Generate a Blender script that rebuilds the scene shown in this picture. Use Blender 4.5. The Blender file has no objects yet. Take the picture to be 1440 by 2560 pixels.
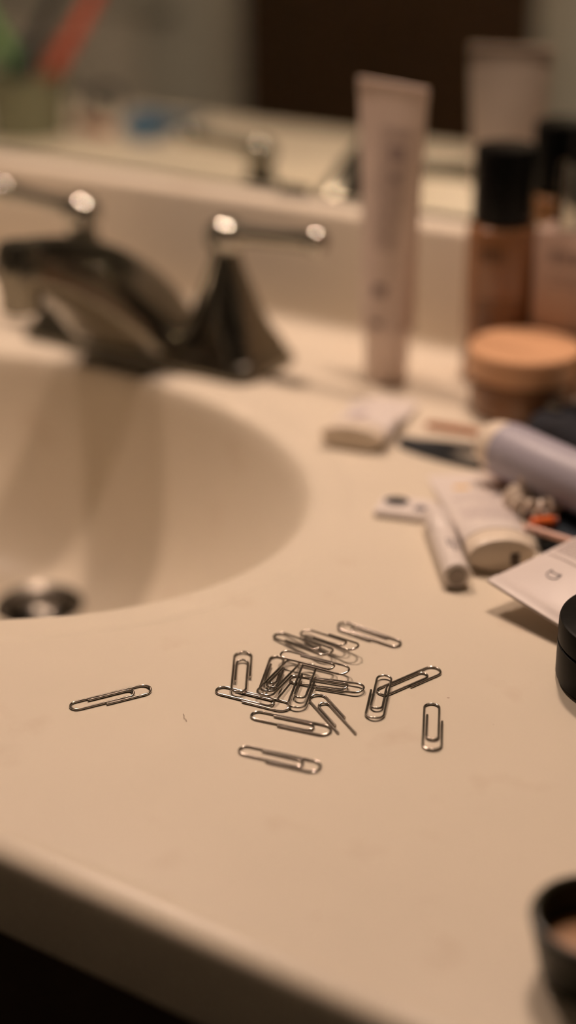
import bpy, math, random
from mathutils import Vector, Matrix, Euler

# ------------------------------------------------------------------ camera
scene = bpy.context.scene
COL = scene.collection
CT = 0.84                      # height of the vanity top above the floor (metres)
PITCH, YAW, ROLL = 0.43656306, 0.56342007, -0.00408311
fwd = Vector((-math.sin(YAW) * math.cos(PITCH), math.cos(YAW) * math.cos(PITCH), -math.sin(PITCH)))
rgt = Vector((math.cos(YAW), math.sin(YAW), 0))
upv = rgt.cross(fwd)
r2 = rgt * math.cos(ROLL) + upv * math.sin(ROLL)
u2 = -rgt * math.sin(ROLL) + upv * math.cos(ROLL)
cam_d = bpy.data.cameras.new('camera')
cam = bpy.data.objects.new('camera', cam_d)
COL.objects.link(cam)
m = Matrix.Identity(4)
for i in range(3):
    m[i][0], m[i][1], m[i][2] = r2[i], u2[i], -fwd[i]
m[0][3], m[1][3], m[2][3] = 0.272, -0.4477, 0.32377552 + CT
cam.matrix_world = m
cam_d.sensor_fit = 'VERTICAL'
cam_d.sensor_height = 36.0
cam_d.lens = 3911.88 / 2560 * 36.0
cam_d.clip_start = 0.02
cam_d.dof.use_dof = True
cam_d.dof.focus_distance = 0.612
cam_d.dof.aperture_fstop = 2.5
scene.camera = cam

# ------------------------------------------------------------------ world, exposure
world = bpy.data.worlds.new('world')
scene.world = world
world.use_nodes = True
world.node_tree.nodes['Background'].inputs[0].default_value = (0.9, 0.75, 0.6, 1)
world.node_tree.nodes['Background'].inputs[1].default_value = 0.0
vs = scene.view_settings
vs.view_transform = 'Standard'
vs.look = 'None'
vs.gamma = 1.0
vs.use_curve_mapping = False
vs.exposure = 0.0
LAMP_STRENGTH = 490.0
LAMP_COLOR = (1.0, 0.73, 0.58)
scene.cycles.use_denoising = True
scene.cycles.max_bounces = 8
scene.cycles.diffuse_bounces = 4
scene.cycles.glossy_bounces = 5
scene.cycles.transmission_bounces = 5
scene.cycles.caustics_reflective = False
scene.cycles.caustics_refractive = False
scene.cycles.sample_clamp_indirect = 40.0

# ------------------------------------------------------------------ materials
MATS = {}
ALBEDO = 0.86        # overall reflectance of paints and plastics


def mat(name, color, rough=0.5, metal=0.0, var=0.06, scale=60.0, bump=0.0, bscale=300.0,
        spec=0.5, trans=0.0, ior=1.45, coat=0.0, sss=0.0, rvar=0.0, color2=None, vmin=0.35, vmax=0.75):
    if name in MATS:
        return MATS[name]
    if metal < 0.5:
        color = tuple(c * ALBEDO for c in color)
    mt = bpy.data.materials.new(name)
    mt.use_nodes = True
    nt = mt.node_tree
    b = nt.nodes['Principled BSDF']
    tc = nt.nodes.new('ShaderNodeTexCoord')
    n = nt.nodes.new('ShaderNodeTexNoise')
    n.inputs['Scale'].default_value = scale
    n.inputs['Detail'].default_value = 4
    nt.links.new(tc.outputs['Object'], n.inputs['Vector'])
    r = nt.nodes.new('ShaderNodeValToRGB')
    c2 = color2 or tuple(max(0, c * (1 - var)) for c in color)
    c1 = color if color2 else tuple(min(1, c * (1 + var * .5)) for c in color)
    r.color_ramp.elements[0].color = (*c2, 1)
    r.color_ramp.elements[1].color = (*c1, 1)
    r.color_ramp.elements[0].position = vmin
    r.color_ramp.elements[1].position = vmax
    nt.links.new(n.outputs['Fac'], r.inputs['Fac'])
    nt.links.new(r.outputs['Color'], b.inputs['Base Color'])
    b.inputs['Roughness'].default_value = rough
    b.inputs['Metallic'].default_value = metal
    b.inputs['Specular IOR Level'].default_value = spec
    b.inputs['Transmission Weight'].default_value = trans
    b.inputs['IOR'].default_value = ior
    b.inputs['Coat Weight'].default_value = coat
    if sss:
        b.inputs['Subsurface Weight'].default_value = sss
        b.inputs['Subsurface Radius'].default_value = (0.006, 0.003, 0.0015)
        b.inputs['Subsurface Scale'].default_value = 1.0
    if rvar:
        mr = nt.nodes.new('ShaderNodeMapRange')
        mr.inputs['To Min'].default_value = rough - rvar
        mr.inputs['To Max'].default_value = rough + rvar
        nt.links.new(n.outputs['Fac'], mr.inputs['Value'])
        nt.links.new(mr.outputs['Result'], b.inputs['Roughness'])
    if bump:
        n2 = nt.nodes.new('ShaderNodeTexNoise')
        n2.inputs['Scale'].default_value = bscale
        n2.inputs['Detail'].default_value = 5
        nt.links.new(tc.outputs['Object'], n2.inputs['Vector'])
        bp = nt.nodes.new('ShaderNodeBump')
        bp.inputs['Strength'].default_value = bump
        bp.inputs['Distance'].default_value = 0.001
        nt.links.new(n2.outputs['Fac'], bp.inputs['Height'])
        nt.links.new(bp.outputs['Normal'], b.inputs['Normal'])
    MATS[name] = mt
    return mt


def counter_material():
    mt = mat('cultured_marble', (0.80, 0.715, 0.575), rough=0.32, var=0.035, scale=9.0, spec=0.15, rvar=0.05)
    nt = mt.node_tree
    b = nt.nodes['Principled BSDF']
    base = b.inputs['Base Color'].links[0].from_socket
    tc = [x for x in nt.nodes if x.type == 'TEX_COORD'][0]
    # faint worn blotches
    n = nt.nodes.new('ShaderNodeTexNoise')
    n.inputs['Scale'].default_value = 34
    n.inputs['Detail'].default_value = 6
    nt.links.new(tc.outputs['Object'], n.inputs['Vector'])
    rr = nt.nodes.new('ShaderNodeValToRGB')
    rr.color_ramp.elements[0].position = 0.60
    rr.color_ramp.elements[0].color = (0, 0, 0, 1)
    rr.color_ramp.elements[1].position = 0.80
    rr.color_ramp.elements[1].color = (0.35, 0.35, 0.35, 1)
    nt.links.new(n.outputs['Fac'], rr.inputs['Fac'])
    mx = nt.nodes.new('ShaderNodeMixRGB')
    mx.blend_type = 'MIX'
    mx.inputs['Color2'].default_value = (0.50, 0.385, 0.28, 1)
    nt.links.new(rr.outputs['Color'], mx.inputs['Fac'])
    nt.links.new(base, mx.inputs['Color1'])
    # tiny specks of dust
    v = nt.nodes.new('ShaderNodeTexVoronoi')
    v.inputs['Scale'].default_value = 42
    nt.links.new(tc.outputs['Object'], v.inputs['Vector'])
    lt = nt.nodes.new('ShaderNodeMath')
    lt.operation = 'LESS_THAN'
    lt.inputs[1].default_value = 0.03
    nt.links.new(v.outputs['Distance'], lt.inputs[0])
    sep = nt.nodes.new('ShaderNodeSeparateColor')
    nt.links.new(v.outputs['Color'], sep.inputs[0])
    gt = nt.nodes.new('ShaderNodeMath')
    gt.operation = 'GREATER_THAN'
    gt.inputs[1].default_value = 0.86
    nt.links.new(sep.outputs[0], gt.inputs[0])
    mu = nt.nodes.new('ShaderNodeMath')
    mu.operation = 'MULTIPLY'
    nt.links.new(lt.outputs[0], mu.inputs[0])
    nt.links.new(gt.outputs[0], mu.inputs[1])
    mu2 = nt.nodes.new('ShaderNodeMath')
    mu2.operation = 'MULTIPLY'
    mu2.inputs[1].default_value = 0.55
    nt.links.new(mu.outputs[0], mu2.inputs[0])
    mx2 = nt.nodes.new('ShaderNodeMixRGB')
    mx2.inputs['Color2'].default_value = (0.30, 0.20, 0.14, 1)
    nt.links.new(mu2.outputs[0], mx2.inputs['Fac'])
    nt.links.new(mx.outputs[0], mx2.inputs['Color1'])
    nt.links.new(mx2.outputs[0], b.inputs['Base Color'])
    return mt


def wood_material(name, c1, c2, scale=4.0, rough=0.45, axis='Z'):
    mt = bpy.data.materials.new(name)
    mt.use_nodes = True
    nt = mt.node_tree
    b = nt.nodes['Principled BSDF']
    tc = nt.nodes.new('ShaderNodeTexCoord')
    mp = nt.nodes.new('ShaderNodeMapping')
    mp.inputs['Scale'].default_value = (14, 14, 1.2)
    nt.links.new(tc.outputs['Object'], mp.inputs['Vector'])
    n = nt.nodes.new('ShaderNodeTexNoise')
    n.inputs['Scale'].default_value = scale
    n.inputs['Detail'].default_value = 6
    n.inputs['Distortion'].default_value = 0.8
    nt.links.new(mp.outputs[0], n.inputs['Vector'])
    r = nt.nodes.new('ShaderNodeValToRGB')
    r.color_ramp.elements[0].color = (*c1, 1)
    r.color_ramp.elements[1].color = (*c2, 1)
    nt.links.new(n.outputs['Fac'], r.inputs['Fac'])
    nt.links.new(r.outputs[0], b.inputs['Base Color'])
    b.inputs['Roughness'].default_value = rough
    return mt


def emit_material(name, color, strength):
    mt = bpy.data.materials.new(name)
    mt.use_nodes = True
    nt = mt.node_tree
    b = nt.nodes['Principled BSDF']
    b.inputs['Base Color'].default_value = (0.9, 0.88, 0.85, 1)
    b.inputs['Emission Color'].default_value = (*color, 1)
    b.inputs['Emission Strength'].default_value = strength
    return mt


M_COUNTER = counter_material()
M_CHROME = mat('chrome', (0.50, 0.49, 0.44), rough=0.10, metal=1.0, var=0.04, scale=40, rvar=0.03)
M_CHROME_DULL = mat('dark_room_chrome', (0.235, 0.22, 0.18), rough=0.20, metal=1.0, var=0.12, scale=60, rvar=0.05)  # base darkened to stand in for dark-room reflections on the faucet body
M_WIRE = mat('steel_wire', (0.43, 0.39, 0.35), rough=0.15, metal=1.0, var=0.10, scale=500, rvar=0.05)
M_MIRROR = mat('mirror_silver', (0.86, 0.89, 0.82), rough=0.0, metal=1.0, var=0.0)
M_WALL = mat('wall_paint', (0.70, 0.69, 0.61), rough=0.8, var=0.04, scale=3, bump=0.15, bscale=220)
M_TRIM = mat('trim_paint', (0.62, 0.59, 0.50), rough=0.5, var=0.03, scale=6)
M_CEIL = mat('ceiling_paint', (0.20, 0.19, 0.17), rough=0.9, var=0.03, scale=4, bump=0.2, bscale=150)
M_FLOOR = mat('floor_vinyl', (0.045, 0.035, 0.025), rough=0.5, var=0.2, scale=7)
M_DOOR = wood_material('dark_door_wood', (0.040, 0.020, 0.008), (0.080, 0.040, 0.015))
M_CAB = wood_material('cabinet_wood', (0.022, 0.010, 0.005), (0.05, 0.024, 0.010))
M_WHITE = mat('white_plastic', (0.84, 0.77, 0.72), rough=0.33, var=0.03, scale=80, sss=0.0, spec=0.5)
M_WHITE_GLOSS = mat('glossy_white_plastic', (0.82, 0.74, 0.70), rough=0.34, var=0.03, scale=50, spec=0.35)
M_CREAM = mat('cream_plastic', (0.85, 0.74, 0.60), rough=0.35, var=0.03, scale=60)
M_PINKWHITE = mat('blush_tube_plastic', (0.88, 0.73, 0.64), rough=0.38, var=0.04, scale=60)
M_PEACH = mat('peach_lid', (0.78, 0.45, 0.25), rough=0.42, var=0.06, scale=70)
M_AMBER = mat('amber_jar', (0.30, 0.15, 0.07), rough=0.22, var=0.12, scale=40, coat=0.3)
M_BOTTLE = mat('foundation_glass', (0.36, 0.17, 0.075), rough=0.18, var=0.10, scale=30, coat=0.6)
M_BLACK = mat('black_plastic', (0.004, 0.004, 0.004), rough=0.25, var=0.2, scale=200, spec=0.25)
M_BLACK_SATIN = mat('black_satin_plastic', (0.010, 0.010, 0.008), rough=0.40, var=0.25, scale=400, spec=0.06)
M_BOX = mat('blush_carton', (0.66, 0.49, 0.40), rough=0.55, var=0.03, scale=60)
M_LILAC = mat('lilac_label', (0.42, 0.40, 0.47), rough=0.42, var=0.05, scale=60)
M_NAVY = mat('navy_plastic', (0.012, 0.022, 0.034), rough=0.35, var=0.2, scale=120)
M_NAVY_CLOTH = mat('navy_cloth', (0.012, 0.014, 0.022), rough=0.85, var=0.3, scale=200, bump=0.5, bscale=900)
M_COPPER = mat('copper_metal', (0.50, 0.16, 0.035), rough=0.35, metal=0.0, var=0.1, scale=100)
M_ORANGE = mat('orange_plastic', (0.80, 0.16, 0.03), rough=0.35, var=0.06, scale=90)
M_RUST = mat('rust_red_plastic', (0.34, 0.07, 0.02), rough=0.4, var=0.1, scale=90)
M_PINK = mat('pink_plastic', (0.82, 0.52, 0.42), rough=0.35, var=0.05, scale=90)
M_CLEAR = mat('clear_plastic', (0.92, 0.80, 0.66), rough=0.15, var=0.05, trans=0.12, ior=1.4)
M_INK = mat('grey_print_ink', (0.16, 0.14, 0.16), rough=0.6, var=0.1, scale=400)
M_INK_SOFT = mat('soft_grey_ink', (0.40, 0.31, 0.29), rough=0.6, var=0.1, scale=400)
M_INK_BROWN = mat('brown_print_ink', (0.16, 0.08, 0.04), rough=0.6, var=0.1, scale=400)
M_INK_BLACK = mat('black_print_ink', (0.012, 0.014, 0.02), rough=0.5, var=0.1, scale=400)
M_INK_YELLOW = mat('yellow_print_ink', (0.80, 0.52, 0.16), rough=0.6, var=0.1, scale=400)
M_SMOKE = mat('smoked_glass', (0.045, 0.042, 0.026), rough=0.38, var=0.3, scale=60, spec=0.3)
M_WAX = mat('amber_wax', (0.36, 0.16, 0.04), rough=0.35, var=0.2, scale=120)
M_CUP = mat('green_tinted_plastic', (0.30, 0.31, 0.20), rough=0.25, var=0.06, scale=40, trans=0.35)
M_RED = mat('red_plastic', (0.62, 0.10, 0.05), rough=0.35, var=0.05, scale=60)
M_BLUE = mat('blue_plastic', (0.05, 0.14, 0.26), rough=0.35, var=0.06, scale=60)
M_GREEN = mat('green_plastic', (0.10, 0.24, 0.06), rough=0.4, var=0.06, scale=60)
M_TOWEL = mat('cream_terry', (0.93, 0.87, 0.76), rough=0.95, var=0.1, scale=200, bump=0.6, bscale=600)
M_HAIR = mat('brown_hair', (0.20, 0.09, 0.05), rough=0.5, var=0.1)


# ------------------------------------------------------------------ mesh helpers
class MB:
    def __init__(self):
        self.v, self.f = [], []

    def add(self, verts, faces, M=None):
        o = len(self.v)
        for p in verts:
            p = Vector(p)
            self.v.append(tuple(M @ p if M is not None else p))
        self.f += [tuple(o + i for i in f) for f in faces]
        return self

    def rings(self, rings, cap0=True, cap1=True, closed=True, M=None, loop=False):
        n = len(rings[0])
        vs_, fs = [], []
        for r in rings:
            vs_ += list(r)
        K = len(rings)
        for k in range(K if loop else K - 1):
            k2 = (k + 1) % K
            for i in range(n if closed else n - 1):
                j = (i + 1) % n
                fs.append((k * n + i, k * n + j, k2 * n + j, k2 * n + i))
        if cap0 and not loop:
            fs.append(tuple(reversed(range(n))))
        if cap1 and not loop:
            fs.append(tuple((K - 1) * n + i for i in range(n)))
        return self.add(vs_, fs, M)

    def lathe(self, prof, n=32, c=(0, 0, 0), M=None, cap0=True, cap1=True):
        rs = []
        for r, z in prof:
            r = max(r, 1e-6)
            rs.append([(c[0] + r * math.cos(2 * math.pi * i / n), c[1] + r * math.sin(2 * math.pi * i / n), c[2] + z) for i in range(n)])
        return self.rings(rs, cap0, cap1, M=M)

    def sweep(self, path, rad, n=10, M=None, closed=False, cap=True):
        P_ = [Vector(p) for p in path]
        K = len(P_)
        rads = rad if isinstance(rad, (list, tuple)) else [rad] * K
        T = []
        for i in range(K):
            a = P_[(i - 1) % K] if (closed or i > 0) else P_[i]
            b = P_[(i + 1) % K] if (closed or i < K - 1) else P_[i]
            T.append((b - a).normalized())
        N = T[0].orthogonal().normalized()
        rs = []
        for i in range(K):
            if i:
                N = (N - T[i] * N.dot(T[i])).normalized()
            Bn = T[i].cross(N)
            rs.append([P_[i] + (N * math.cos(2 * math.pi * k / n) + Bn * math.sin(2 * math.pi * k / n)) * rads[i] for k in range(n)])
        return self.rings(rs, cap, cap, M=M, loop=closed)

    def rbox(self, sx, sy, sz, r=0.004, e=0.002, c=(0, 0, 0), M=None, n=5):
        def ring(ins, z):
            hx, hy, rr = sx / 2 - ins, sy / 2 - ins, max(r - ins, 1e-4)
            out = []
            for q, (cx, cy) in enumerate(((hx - rr, hy - rr), (-hx + rr, hy - rr), (-hx + rr, -hy + rr), (hx - rr, -hy + rr))):
                for k in range(n + 1):
                    a = math.pi / 2 * (q + k / n)
                    out.append((c[0] + cx + rr * math.cos(a), c[1] + cy + rr * math.sin(a), c[2] + z))
            return out
        k = e * 0.3
        return self.rings([ring(e, 0), ring(k, k), ring(0, e), ring(0, sz - e), ring(k, sz - k), ring(e, sz)], M=M)

    def sphere(self, r, c=(0, 0, 0), n=24, k=12, sx=1, sy=1, sz=1, M=None):
        rs = []
        for j in range(k + 1):
            t = -math.pi / 2 + math.pi * j / k
            rr = max(r * math.cos(t), 1e-6)
            rs.append([(c[0] + sx * rr * math.cos(2 * math.pi * i / n), c[1] + sy * rr * math.sin(2 * math.pi * i / n), c[2] + sz * r * math.sin(t)) for i in range(n)])
        return self.rings(rs, M=M)

    def build(self, name, material, parent=None, sharp=35, smooth=True):
        me = bpy.data.meshes.new(name)
        me.from_pydata(self.v, [], self.f)
        me.update()
        me.materials.append(material)
        if smooth:
            me.shade_smooth()
            me.set_sharp_from_angle(angle=math.radians(sharp))
        o = bpy.data.objects.new(name, me)
        COL.objects.link(o)
        if parent is not None:
            o.parent = parent
        if name == 'print':
            o['kind'] = 'stuff'      # rows of tiny lettering
        return o


def tag(o, label=None, cat=None, group=None, kind=None):
    if label: o['label'] = label
    if cat: o['category'] = cat
    if group: o['group'] = group
    if kind: o['kind'] = kind
    return o


def thing(name, label, cat, loc, rot=(0, 0, 0), group=None):
    o = bpy.data.objects.new(name, None)
    o.empty_display_size = 0.02
    COL.objects.link(o)
    o.location = (loc[0], loc[1], loc[2] + CT)
    o.rotation_euler = rot
    return tag(o, label, cat, group)


def sm(a, b, t):
    t = min(1, max(0, (t - a) / (b - a)))
    return t * t * (3 - 2 * t)


random.seed(7)

# ------------------------------------------------------------------ room
YB, YF, XL, XR, ZC = 0.4117, -1.30, -2.45, 2.20, 2.40


def solid(name, mt, *boxes, parent=None, **kw):
    mb = MB()
    for x0, x1, y0, y1, z0, z1 in boxes:
        mb.add([(x0, y0, z0), (x1, y0, z0), (x1, y1, z0), (x0, y1, z0), (x0, y0, z1), (x1, y0, z1), (x1, y1, z1), (x0, y1, z1)],
               [(0, 3, 2, 1), (4, 5, 6, 7), (0, 1, 5, 4), (1, 2, 6, 5), (2, 3, 7, 6), (3, 0, 4, 7)])
    return mb.build(name, mt, parent, smooth=False)


tag(solid('floor', M_FLOOR, (XL - .1, XR + .1, -3.5, YB + .1, -0.1, 0)), kind='structure')
tag(solid('ceiling', M_CEIL, (XL - .1, XR + .1, -3.5, YB + .1, ZC, ZC + 0.1)), kind='structure')
tag(solid('wall_back', M_WALL, (XL, XR, YB, YB + 0.1, 0, ZC)), kind='structure')
tag(solid('wall_left', M_WALL, (XL - 0.1, XL, YF, YB, 0, ZC)), kind='structure')
tag(solid('wall_right', M_WALL, (XR, XR + 0.1, -3.4, YB, 0, ZC)), kind='structure')
tag(solid('wall_added_recess_left', M_WALL, (-0.62, -0.52, -3.4, YF - 0.1, 0, ZC)), kind='structure')  # unseen recess added so less light bounces onto the counter's front edge
tag(solid('wall_added_recess_end', M_WALL, (-0.62, XR + .1, -3.5, -3.4, 0, ZC)), kind='structure')  # far end of the added recess, set back to keep its bounce dim
DX0, DX1, DH = -1.455, -0.83, 2.03
tag(solid('wall_front', M_WALL, (XL, DX0, YF - 0.1, YF, 0, ZC), (DX1, -0.52, YF - 0.1, YF, 0, ZC), (DX0, DX1, YF - 0.1, YF, DH, ZC)), kind='structure')
tr = tag(solid('trim_1', M_TRIM, (DX0 - 0.055, DX0 + .004, YF, YF + 0.014, 0, DH + .05), (DX1 - .004, DX1 + 0.055, YF, YF + 0.014, 0, DH + .05),
               (DX0, DX1, YF, YF + 0.014, DH, DH + 0.05)), kind='structure')
door = tag(solid('door_1', M_DOOR, (DX0, DX1, YF - 0.06, YF - 0.02, 0.01, DH)), kind='structure')
for pz0, pz1 in ((0.15, 0.85), (1.0, 1.9)):
    for px0, px1 in ((DX0 + .08, -1.18), (-1.105, DX1 - .08)):
        solid('door_panel', M_DOOR, (px0, px1, YF - 0.022, YF - 0.013, pz0, pz1), parent=door)
kb = MB().sphere(0.026, (DX1 - .06, YF + 0.03, 0.98)).sweep([(DX1 - .06, YF - .022, .98), (DX1 - .06, YF + .02, .98)], 0.011)
kb.build('door_knob', M_CHROME, door)

# ------------------------------------------------------------------ vanity cabinet and top
VX0, VX1 = -1.05, 0.60
cab = thing('vanity_cabinet', 'dark brown wooden vanity cabinet under the cream counter', 'cabinet', (0, 0, -CT))
CF = -0.112
solid('front_panel', M_CAB, (VX0 + .02, VX1 - .01, CF, CF + .018, 0.09, CT - 0.036), parent=cab)
solid('side_panel', M_CAB, (VX0 + .02, VX0 + .038, CF + .018, 0.405, 0.09, CT - 0.036), parent=cab)
solid('side_panel', M_CAB, (VX1 - .028, VX1 - .01, CF + .018, 0.405, 0.09, CT - 0.036), parent=cab)
solid('bottom_panel', M_CAB, (VX0 + .038, VX1 - .028, CF + .018, 0.405, 0.09, 0.108), parent=cab)
solid('toe_kick', M_CAB, (VX0 + .02, VX1 - .01, CF + 0.06, 0.405, 0.0, 0.09), parent=cab)
for i in range(4):
    x0 = VX0 + .05 + i * 0.395
    d = MB().rbox(0.375, 0.55, 0.018, r=0.004, e=0.004, M=Matrix.Translation((x0 + 0.187, CF, 0.43)) @ Matrix.Rotation(math.radians(90), 4, 'X')).build('cabinet_door', M_CAB, cab)
    kx = x0 + (0.33 if i % 2 == 0 else 0.045)
    MB().lathe([(0.006, 0), (0.005, 0.012), (0.013, 0.016), (0.014, 0.022), (0.009, 0.027)], 18,
               M=Matrix.Translation((kx, CF - 0.018, 0.66)) @ Matrix.Rotation(math.radians(90), 4, 'X')).build('door_knob', M_CHROME, d)

top = thing('basin_counter', 'cream marble vanity top with an integrated oval basin', 'countertop', (0, 0, 0))
# basin rim ellipse and drain
CX, CY, RA, RB = -0.300, 0.0978, 0.2204, 0.1578
DRX, DRY, DRZ, DRR = -0.2950, 0.170, -0.122, 0.026
NA = 192
YEDGE, YSPL = -0.140, 0.3857
rings = []
STEPS = 30
R_IN = DRR


def rim_pt(s, a):
    # s: 0 at drain flange, 1 at rim
    cx = DRX + (CX - DRX) * s
    cy = DRY + (CY - DRY) * s ** 0.9
    ra = R_IN + (RA - R_IN) * s
    rb = R_IN + (RB - R_IN) * s
    return cx + ra * math.cos(a), cy + rb * math.sin(a)


for k in range(STEPS):
    s = k / (STEPS - 1) * 0.978
    z = DRZ + (0.0 - DRZ - 0.0040) * (0.14 * (s / .978) + 0.86 * (s / .978) ** 2.5)
    rings.append([(*rim_pt(s, 2 * math.pi * i / NA), z) for i in range(NA)])
for t in (0.25, 0.5, 0.75, 1.0):       # rounded lip
    s = 0.978 + 0.024 * math.sin(t * math.pi / 2)
    z = -0.0040 + 0.0028 * (1 - (1 - t) ** 2)
    rings.append([(*rim_pt(s, 2 * math.pi * i / NA), z) for i in range(NA)])
for off, z in ((0.010, -0.0013), (0.0175, -0.0012), (0.0192, -0.0001), (0.022, 0.0)):   # shallow landing and its edge
    rings.append([(CX + (RA * 1.003 + off) * math.cos(2 * math.pi * i / NA), CY + (RB * 1.003 + off) * math.sin(2 * math.pi * i / NA), z) for i in range(NA)])
# outer rectangle (flat top)
YT = YEDGE + 0.012
rect = []
for i in range(NA):
    a = 2 * math.pi * i / NA
    dx, dy = math.cos(a) * RA, math.sin(a) * RB
    ts = []
    if dx > 1e-9: ts.append((VX1 - CX) / dx)
    if dx < -1e-9: ts.append((VX0 - CX) / dx)
    if dy > 1e-9: ts.append((YSPL - CY) / dy)
    if dy < -1e-9: ts.append((YT - CY) / dy)
    t = min(ts)
    rect.append([CX + dx * t, CY + dy * t, 0.0])
for cx_, cy_ in ((VX0, YSPL), (VX1, YSPL), (VX0, YT), (VX1, YT)):
    best = min(rect, key=lambda p: (p[0] - cx_) ** 2 + (p[1] - cy_) ** 2)
    best[0], best[1] = cx_, cy_
rings.append([tuple(p) for p in rect])
mb = MB().rings(rings, cap0=False, cap1=False)
# front nosing: slight bead then rounded edge, front face, underside
prof = [(YT, 0.0), (YT - 0.0015, 0.0003), (YT - 0.004, 0.0006), (YT - 0.0065, 0.0)]
for k in range(1, 9):
    a = k / 8 * math.pi / 2
    prof.append((YT - 0.0065 - 0.0075 * math.sin(a), -0.0075 + 0.0075 * math.cos(a)))
prof += [(YT - 0.014, -0.030), (YT - 0.0125, -0.0335), (YT - 0.010, -0.034), (YT + 0.06, -0.034)]
rs = []
for y, z in prof:
    rs.append([(VX0 + (VX1 - VX0) * i / 8, y, z) for i in range(9)])
mb.rings(rs, False, False, closed=False)
cm = mb.build('counter', M_COUNTER, top, sharp=50)
# end faces + underside so the slab is solid
for x_ in (VX0, VX1 - .01):
    solid('slab_edge', M_COUNTER, (x_, x_ + .01, YT - 0.01, YSPL + .02, -0.034, -0.0005), parent=top)
# backsplash
bs = MB()
hb = 0.080
pr = [(YSPL - 0.010, 0.0), (YSPL - 0.0065, 0.0008), (YSPL - 0.003, 0.003), (YSPL - 0.0008, 0.0065), (YSPL, 0.010), (YSPL, hb - 0.004), (YSPL + 0.0012, hb - 0.0012), (YSPL + 0.004, hb),
      (YSPL + 0.0195, hb), (YSPL + 0.0195, -0.02)]
bs.rings([[(x, y, z) for y, z in pr] for x in [VX0 + (VX1 - VX0) * i / 10 for i in range(11)]], True, True, closed=True)
bs.build('backsplash', M_COUNTER, top, sharp=50)
# drain
dr = MB().lathe([(0.0, -0.03), (0.017, -0.03), (0.018, -0.006), (0.0205, -0.001), (0.0262, 0.0012), (0.0268, 0.0004)], 40, c=(DRX, DRY, DRZ), cap0=True, cap1=False).build('drain_flange', mat('dull_chrome', (0.11, 0.10, 0.085), rough=0.28, metal=1.0, var=0.2, scale=80), top)
MB().lathe([(0.006, -0.02), (0.006, -0.003), (0.0165, -0.002), (0.0172, 0.001), (0.013, 0.0038), (0.006, 0.0058), (0.0, 0.006)], 32, c=(DRX, DRY, DRZ)).build('stopper', MATS['dull_chrome'], dr)

# ------------------------------------------------------------------ mirror and vanity light
YM = 0.4057
mir = thing('wall_mirror', 'wide frameless wall mirror above the backsplash', 'mirror', (0, YM, 0.083))
solid('mirror_glass', M_MIRROR, (-1.02, 0.58, 0.0, 0.005, 0.0, 0.44), parent=mir)
for x in (-0.80, -0.262, 0.25):
    MB().rbox(0.022, 0.0065, 0.0065, r=0.002, e=0.001, c=(x, -0.0005, -0.0029)).build('mirror_clip', M_BLACK, mir)

lamp = thing('vanity_light', 'vanity light bar with two round bulbs over the mirror', 'lamp', (-0.30, 0.4115, 0.82))
MB().rbox(0.56, 0.09, 0.0065, r=0.01, e=0.002, M=Matrix.Translation((0, 0.0, 0)) @ Matrix.Rotation(math.radians(90), 4, 'X')).build('back_plate', M_CHROME, lamp)
M_BULB = emit_material('bulb_glow', LAMP_COLOR, LAMP_STRENGTH)
for x in (-0.20, 0.20):
    bb = MB().sphere(0.030, (x, -0.036, 0), 28, 14).build('bulb', M_BULB, lamp)
    MB().lathe([(0.020, 0), (0.016, 0.006)], 24, M=Matrix.Translation((x, -0.0065, 0)) @ Matrix.Rotation(math.radians(90), 4, 'X')).build('socket', M_CHROME, bb)

# ------------------------------------------------------------------ faucet
FX, FY = -0.300, 0.303
fa = thing('faucet', 'chrome two-handle faucet standing behind the basin', 'faucet', (FX, FY, 0))


def rr_ring(hx, hy, rr, z, cx=0, cy=0, n=8):
    out = []
    for q, (ax, ay) in enumerate(((hx - rr, hy - rr), (-hx + rr, hy - rr), (-hx + rr, -hy + rr), (hx - rr, -hy + rr))):
        for k in range(n + 1):
            a = math.pi / 2 * (q + k / n)
            out.append((cx + ax + rr * math.cos(a), cy + ay + rr * math.sin(a), z))
    return out


MB().rings([rr_ring(0.089, 0.031, 0.014, 0.0), rr_ring(0.0895, 0.0315, 0.014, 0.003), rr_ring(0.0865, 0.0285, 0.014, 0.009), rr_ring(0.082, 0.025, 0.014, 0.013), rr_ring(0.07, 0.018, 0.012, 0.0145)]).build('deck_plate', M_CHROME_DULL, fa, sharp=60)
for sx in (-1, 1):
    hx = sx * 0.0545
    hb_ = MB().rings([rr_ring(0.030, 0.028, 0.012, 0.008, hx), rr_ring(0.029, 0.027, 0.013, 0.014, hx), rr_ring(0.0245, 0.0235, 0.015, 0.022, hx), rr_ring(0.0205, 0.0205, 0.018, 0.034, hx),
                      rr_ring(0.0165, 0.0165, 0.0160, 0.047, hx), rr_ring(0.0120, 0.0120, 0.0118, 0.058, hx), rr_ring(0.0095, 0.0095, 0.0093, 0.066, hx), rr_ring(0.0085, 0.0085, 0.0083, 0.072, hx)]).build('handle_base', M_CHROME_DULL, fa, sharp=60)
    lv = MB()
    lv.sphere(0.0125, (hx, 0, 0.079), 28, 14, sz=0.95)
    pth = [(hx + sx * d, 0, 0.0815 + 0.0035 * (d / 0.064) ** 1.2) for d in (0.0, 0.012, 0.025, 0.04, 0.052, 0.060)]
    lv.sweep(pth, [0.0070, 0.0062, 0.0054, 0.0054, 0.0060, 0.0066], 16)
    lo = lv.build('lever_handle', M_CHROME, fa, sharp=60)
    MB().sphere(0.0082, (hx + sx * 0.0635, 0, 0.0850), 24, 12, sx=0.9).build('lever_tip', M_CHROME, lo)
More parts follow.
